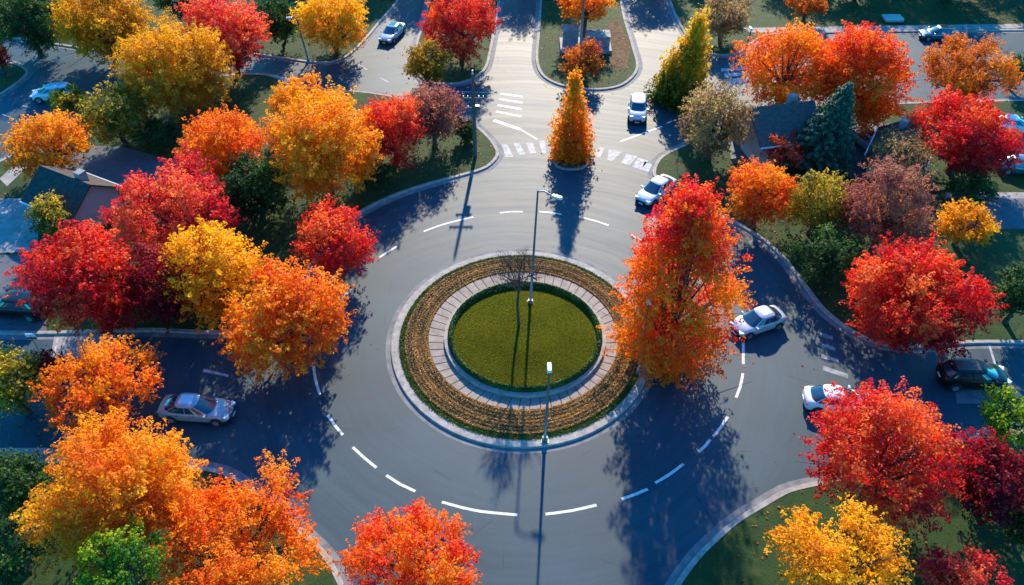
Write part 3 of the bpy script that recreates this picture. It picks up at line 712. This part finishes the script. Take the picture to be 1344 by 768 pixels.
def utility_pole():
    p = gp(624, 204, .12); root = empty('utility_pole', (p.x, p.y, .12)); hgt = 8.4
    m = MB(); m.tube([(0, 0, 0), (0, 0, hgt)], [.19, .13], 10); m.build('pole', M['wood_pole'], root, smooth=True)
    for z, L in ((hgt-2.3, 2.0), (hgt-3.3, 1.4)):
        m = MB(); m.box((0, -.16, z), (L, .12, .14)); ca = m.build('crossarm', M['wood_pole'], root)
        for x in (-.9, -.5, .5, .9):
            if abs(x) < L/2: m = MB(); m.tube([(x, -.16, z+.07), (x, -.16, z+.25)], [.05, .035], 8); m.build('insulator', M['pole_light'], ca)
    m = MB(); m.tube([(.32, 0, hgt-3.9), (.32, 0, hgt-3.1)], .2, 12); m.build('transformer', M['pole'], root, smooth=False)
    m = MB(); m.tube([(0, 0, hgt), (0, 0, hgt+.35)], [.1, .05], 8); m.build('pole_cap', M['pole_light'], root)
    tag(root, 'wooden utility pole with cross arms on the tip of the north west verge', 'utility pole')
utility_pole()
# ------------------------------------------------------------------ cars
def sp(x, e): return math.copysign(abs(x)**e, x)
def make_car(center, heading, L=4.6, W=1.82, Hh=1.45, paint='silver_car', style='sedan', roofmat=None, label='', name='parked_car', sun=True):
    root = empty(name, center, heading); P = M[paint]; k = L/4.6; hl = L/2; hw = W/2
    zs = Hh/1.45
    if style == 'sedan':
        prof = [(-1.0, .50, .62, .80), (-.985, .30, .93, .86), (-.90, .22, 1.00, .93), (-.72, .19, 1.01, .975), (-.5, .18, .99, 1.0), (-.2, .18, .96, 1.0), (.15, .18, .95, 1.0), (.42, .18, .94, 1.0), (.62, .19, .90, .98), (.82, .22, .82, .93), (.94, .27, .72, .85), (.985, .32, .62, .76), (1.0, .42, .54, .66)]
        gx = (-1.98*k, 1.30*k, -1.02*k, .22*k)
    else:
        prof = [(-1.0, .45, .75, .84), (-.985, .30, 1.02, .90), (-.92, .22, 1.08, .95), (-.75, .20, 1.08, .98), (-.5, .19, 1.06, 1.0), (-.2, .19, 1.04, 1.0), (.15, .19, 1.03, 1.0), (.42, .19, 1.03, 1.0), (.62, .20, 1.0, .98), (.82, .23, .93, .94), (.94, .28, .82, .87), (.985, .34, .70, .80), (1.0, .44, .60, .70)]
        gx = (-2.20*k, 1.45*k, -1.80*k, .50*k)
    b = MB(); rows = []
    for x, zb, zt, w in prof:
        zb *= zs; zt *= zs; w *= hw; x *= hl; h = zt-zb
        rows.append([(x-math.copysign((.20 if x > 0 else .10)*abs(f)**2.2, x)*max(0, (abs(x)/hl-.55)/.45), s*w*f, zb+h*g) for s, f, g in ((1, .0, 0), (1, .86, 0), (1, .97, .12), (1, 1.0, .45), (1, .985, .74), (1, .93, .93), (1, .80, 1.0), (1, .4, 1.025), (1, 0, 1.035), (-1, .4, 1.025), (-1, .80, 1.0), (-1, .93, .93), (-1, .985, .74), (-1, 1.0, .45), (-1, .97, .12), (-1, .86, 0), (-1, .0, 0))])
    rows = [r[:-1]+[r[0]] for r in rows]
    n = 16; vs = [q for r in rows for q in r[:16]]; fs = []
    for i in range(len(rows)-1):
        for j in range(n): fs.append((i*n+j, i*n+(j+1) % n, (i+1)*n+(j+1) % n, (i+1)*n+j))
    fs.append(tuple(range(n))[::-1]); fs.append(tuple(range((len(rows)-1)*n, len(rows)*n)))
    b.add(vs, fs); b.build('body', P, root, smooth=True, subsurf=1)
    belt = (.93 if style == 'sedan' else 1.02)*zs; rz = Hh-.02
    wb, wt = hw*.93, hw*.70 if style == 'sedan' else hw*.76
    EXP = 2/4.0
    def cab(v, th, off=0.0):
        xr = gx[0]+(gx[2]-gx[0])*v**1.15; xf = gx[1]+(gx[3]-gx[1])*v**.93
        ax = (xf-xr)/2+off; cx = (xf+xr)/2; ay = wb+(wt-wb)*v+off; e = EXP
        bow = 0
        y = ay*sp(math.sin(th), e); k2 = (y/ay)**2
        return (cx+ax*sp(math.cos(th), e)*(1-.05*k2), y, belt+(rz-belt)*v)
    NT = 48; c = MB(); vv = [0, .25, .5, .75, .93, 1.0]
    rings = [[cab(v, 2*PI*i/NT, -.03 if v == 1.0 else 0) for i in range(NT)] for v in vv]
    top = [(q[0]*.88+.12*(gx[2]+gx[3])/2, q[1]*.84, rz+.035) for q in rings[-1]]; top2 = [(q[0]*.4+.6*(gx[2]+gx[3])/2, q[1]*.4, rz+.055) for q in rings[-1]]
    rings += [top, top2]; vs = [q for r in rings for q in r]; fs = [(i*NT+j, i*NT+(j+1) % NT, (i+1)*NT+(j+1) % NT, (i+1)*NT+j) for i in range(len(rings)-1) for j in range(NT)]
    fs.append(tuple(range((len(rings)-1)*NT, len(rings)*NT))); c.add(vs, fs); c.build('cabin', P, root, smooth=True)
    def tx(u): return math.acos(sp(u, 1/EXP))
    def ty(u): return math.asin(sp(u, 1/EXP))
    def glass(nm, ths, v0, v1):
        q = MB(); q.grid([[cab(v0+(v1-v0)*i/5, t, .014) for t in ths] for i in range(6)])
        return q.build(nm, M['glass'], root, smooth=True)
    us = np.linspace(-.84, .84, 17)
    glass('windshield', [ty(u) for u in us], .05, .95); glass('rear_window', [PI-ty(u) for u in us], .15, .93)
    for s in (1, -1):
        glass('side_window', [s*tx(u) for u in np.linspace(.74, .03, 12)], .12, .88)
        glass('side_window', [s*tx(u) for u in np.linspace(-.02, -.78, 12)], .12, .88)
    if roofmat:
        q = MB(); z = rz+.052; q.box(((gx[2]+gx[3])/2-.05, 0, z), ((gx[3]-gx[2])*.70, wt*1.25, .022)); q.build('sunroof', M[roofmat], root, bevel=.01)
    wr = .33*zs if style == 'sedan' else .36
    for x in (hl*.63, -hl*.60):
        for s in (1, -1):
            a = MB(); a.tube([(x, s*(hw*.90), wr), (x, s*(hw+.004), wr)], wr+.075, 20); a.build('wheel_arch', M['trim'], root)
            y0, y1 = s*(hw-.2), s*(hw+.03)
            wh = MB(); wh.tube([(x, y0, wr), (x, y0+(y1-y0)*.1, wr), (x, y1-(y1-y0)*.1, wr), (x, y1, wr)], [wr-.04, wr, wr, wr-.04], 20); tw = wh.build('wheel', M['tyre'], root)
            ri = MB(); ri.tube([(x, y1-.01*s, wr), (x, y1+.012*s, wr)], wr*.62, 16); ri.build('rim', M['rim'], tw)
    for s in (1, -1):
        q = MB(); q.box((hl*.895, s*hw*.64, .66*zs if style == 'sedan' else .78*zs), (.34, .38, .13), -s*.45); q.build('headlight', M['head'], root, bevel=.03)
        q = MB(); q.box((-hl*.945, s*hw*.68, .80*zs if style == 'sedan' else .92*zs), (.10, .36, .13 if style == 'sedan' else .28), s*.22); q.build('taillight', M['tail'], root, bevel=.03)
        q = MB(); q.box((gx[1]-.42*k, s*(hw*.97+.06), belt+.04), (.15, .26, .13)); q.build('side_mirror', P, root, bevel=.03)
        for hx in (.12, -.95):
            q = MB(); q.box((hx*k, s*(hw*.995), .80*zs), (.16, .03, .03)); q.build('door_handle', M['trim'], root)
        q = MB(); q.grid([[(hx*k, s*(hw*1.004), z) for z in (.32*zs, .84*zs)] for hx in (-.185, -.17)]); q.build('door_seam', M['trim'], root)
    q = MB(); q.box((hl*.985, 0, .44*zs), (.07, W*.5, .16)); q.build('grille', M['trim'], root, bevel=.02)
    q = MB(); q.box((hl*1.005, 0, .34*zs), (.06, .42, .10)); q.build('licence_plate', M['plate'], root)
    q = MB(); q.box((-hl*.995, 0, .62*zs), (.06, .45, .11)); q.build('licence_plate', M['plate'], root)
    q = MB(); q.box((0, 0, .24), (L*.9, W*.86, .12)); q.build('underbody', M['trim'], root)
    tag(root, label, 'car', 'cars on and around the roundabout'); return root
def car(rear, front, **kw):
    zg = kw.pop('zg', .005)
    a = gp(*rear, .7); b = gp(*front, .7); c = (a+b)/2; d = b-a
    make_car((c.x, c.y, zg), math.atan2(d.y, d.x), **kw)
car((526,31), (503,53), L=4.7, paint='silver_car', label='silver sedan driving down the street at the top, beside the round red tree', roofmat='glass')
car((837.5,131), (836.5,156), L=4.3, W=1.85, Hh=1.7, style='van', paint='white_car', label='white minivan coming through the crossing near the conical trees', roofmat=None)
car((877,236), (845,260), L=4.6, paint='white_car', label='white sedan entering the roundabout below the tan tree', roofmat=None)
car((1024,411), (966,430), L=4.2, paint='silver_car', label='silver sedan beside the tall fiery tree on the right of the island', roofmat='white_car')
car((213,532), (303,538), L=4.9, paint='grey_car', label='grey sedan on the shaded left road next to the wide orange tree', roofmat='silver_car')
car((1063,521), (1136,527), L=4.5, paint='white_car', label='white car half hidden under the large red tree')
car((1248,492), (1306,494), L=4.6, W=1.9, Hh=1.65, style='van', paint='black_car', label='black car on the shaded right hand road above the lime tree', roofmat='trim')
car((50,405), (-6,400), L=4.9, W=1.9, Hh=1.7, style='van', paint='black_car', zg=.13, label='dark car cut by the left edge beside the scarlet tree')
car((95,119), (44,124), L=4.3, paint='white_car', style='van', Hh=1.5, label='white hatchback half hidden behind the low olive bush')
car((1254,43), (1210,43), L=4.5, paint='blue_car', label='dark blue car on the shaded street at the top right', roofmat='glass')
car((1130,178), (1160,200), L=4.5, paint='silver_car', zg=.13, label='silver car parked in the driveway beside the spruce', roofmat='glass')
car((1310,162), (1350,166), L=4.5, paint='white_car', zg=.13, label='white car at the right edge behind the pinkish crimson tree')
car((1322,216), (1362,220), L=4.5, paint='blue_car', zg=.13, label='blue car at the right edge under the pinkish crimson tree')
# ------------------------------------------------------------------ houses & structures
def house(u, v, w, d, hw_, hr, rz, roof, label):
    p = gp(u, v, .12); root = empty('house', (p.x, p.y, .12), rz)
    m = MB(); m.box((0, 0, hw_/2), (w, d, hw_)); m.add([(-w/2, -d/2, hw_), (-w/2, d/2, hw_), (-w/2, 0, hw_+hr*.93), (w/2, -d/2, hw_), (w/2, d/2, hw_), (w/2, 0, hw_+hr*.93)], [(0, 2, 1), (3, 4, 5)]); m.build('wall', M['wall'], root)
    e = .45; r = MB(); W2 = w/2+e; D2 = d/2+e; zl = hw_-e*hr/(d/2)
    for s in (1, -1):
        vs = [(-W2, s*D2, zl), (W2, s*D2, zl), (W2, 0, hw_+hr), (-W2, 0, hw_+hr)]; vs += [(x, y, z+.16) for x, y, z in vs]
        r.add(vs, [(0, 1, 2, 3), (4, 5, 6, 7), (0, 1, 5, 4), (1, 2, 6, 5), (3, 0, 4, 7)])
    rf = r.build('roof', M[roof], root)
    for s in (1, -1):
        q = MB(); q.tube([(-W2, s*(D2+.05), zl+.1), (W2, s*(D2+.05), zl+.1)], .07, 8); q.build('gutter_pipe', M['trimw'], rf)
    c = MB(); c.box((w*.25, d*.12, hw_+hr*.95), (.7, .7, 1.3)); c.build('chimney', M['stone'], rf)
    for x in (-w*.28, w*.05, w*.3):
        f = MB(); f.box((x, -d/2-.03, 1.6), (1.2, .08, 1.3)); wf = f.build('window', M['trimw'], root)
        g_ = MB(); g_.box((x, -d/2-.075, 1.6), (1.0, .03, 1.1)); g_.build('pane', M['glass'], wf)
    f = MB(); f.box((-w*.12, -d/2-.04, 1.05), (1.0, .08, 2.1)); f.build('door', M['trim'], root)
    tag(root, label, 'house')
house(1012, 196, 5.6, 6, 2.8, 1.9, R(12), 'roof_grey', 'house with grey shingle roof behind the tan gold tree')
house(1172, 224, 4.6, 4.2, 2.6, 1.5, R(60), 'roof_dark', 'house with dark roof between the spruce and the pinkish crimson tree')
house(108, 284, 5.2, 4.6, 2.5, 1.6, R(-28), 'roof_dark', 'house with dark roof and white eaves beside the small yellow green tree')
def monument():
    p = gp(768, 62, .12); root = empty('monument', (p.x, p.y, .12))
    m = MB(); m.box((0, 0, .2), (5.9, 3.6, .4)); m.build('base', M['stone'], root, bevel=.04)
    m = MB(); m.box((-1.75, .3, 1.25), (1.7, 1.6, 1.7)); m.build('block', M['stone'], root, bevel=.05)
    m = MB(); m.box((1.4, -.1, 1.0), (2.6, 1.8, 1.2)); m.build('block', M['stone'], root, bevel=.05)
    m = MB(); m.box((1.4, -.1, 1.66), (2.8, 2.0, .12)); m.build('cap', M['concrete'], root, bevel=.02)
    m = MB(); m.box((-1.75, .3, 2.16), (1.9, 1.8, .12)); m.build('cap', M['concrete'], root, bevel=.02)
    tag(root, 'grey stone monument blocks on a plinth in the top median', 'monument')
monument()
p = gp(1171, 26, .12); root = empty('utility_box', (p.x, p.y, .12)); m = MB(); m.box((0, 0, .15), (2.2, 1.6, .3)); m.build('cabinet', M['pole_light'], root, bevel=.05); m = MB(); m.box((0, 0, .33), (2.3, 1.7, .06)); m.build('lid', M['pole_light'], root, bevel=.02)
tag(root, 'pale utility box on the far lawn above the blue car', 'utility box')
p = gp(54, 466, .005); root = empty('road_sign', (p.x, p.y, .005)); m = MB(); m.tube([(0, 0, 0), (0, 0, 2.0)], .035, 8); m.build('post', M['pole'], root)
m = MB(); m.box((0, 0, 1.85), (.7, .04, .55)); sg = m.build('panel', M['signwhite'], root); m = MB(); m.box((0, -.025, 1.72), (.7, .02, .2)); m.build('band', M['signred'], sg)
tag(root, 'small red and white sign at the left edge by the olive tree', 'sign')
# ------------------------------------------------------------------ light & camera
sc = bpy.context.scene
w = bpy.data.worlds.new('World'); sc.world = w; w.use_nodes = True; nt = w.node_tree
bg = nt.nodes['Background']; sky = nt.nodes.new('ShaderNodeTexSky'); sky.sky_type = 'NISHITA'; sky.sun_disc = False
EL, AZ = R(29.5), R(4.5)
sky.sun_elevation = EL; sky.sun_rotation = AZ; sky.ozone_density = 6.0; sky.air_density = 1.0; sky.dust_density = .3
hs = N(nt, 'HueSaturation', i_Saturation=1.25); nt.links.new(sky.outputs[0], hs.inputs['Color']); tn = mixc(nt, 1.0, hs.outputs[0], (.20, 1.72, 1.82), 'MULTIPLY'); nt.links.new(tn, bg.inputs[0]); bg.inputs[1].default_value = .125
s = bpy.data.lights.new('sun', 'SUN'); s.energy = 5.0; s.angle = R(.9); s.color = (1.0, .83, .62)
so = bpy.data.objects.new('sun', s); COL.objects.link(so)
d = Vector((math.sin(AZ)*math.cos(EL), math.cos(AZ)*math.cos(EL), math.sin(EL)))
so.rotation_euler = d.to_track_quat('Z', 'Y').to_euler(); so.location = (0, 60, 60)
cam = bpy.data.cameras.new('camera'); co = bpy.data.objects.new('camera', cam); COL.objects.link(co)
co.location = (0, 0, H); co.rotation_euler = (PI/2-TH, 0, 0); cam.sensor_width = 36; cam.lens = F/1344*36; cam.clip_end = 5000
sc.camera = co
vs = sc.view_settings; vs.view_transform = 'Standard'; vs.look = 'None'; vs.gamma = 1; vs.exposure = 1.05
sc.cycles.max_bounces = 6; sc.cycles.transparent_max_bounces = 4
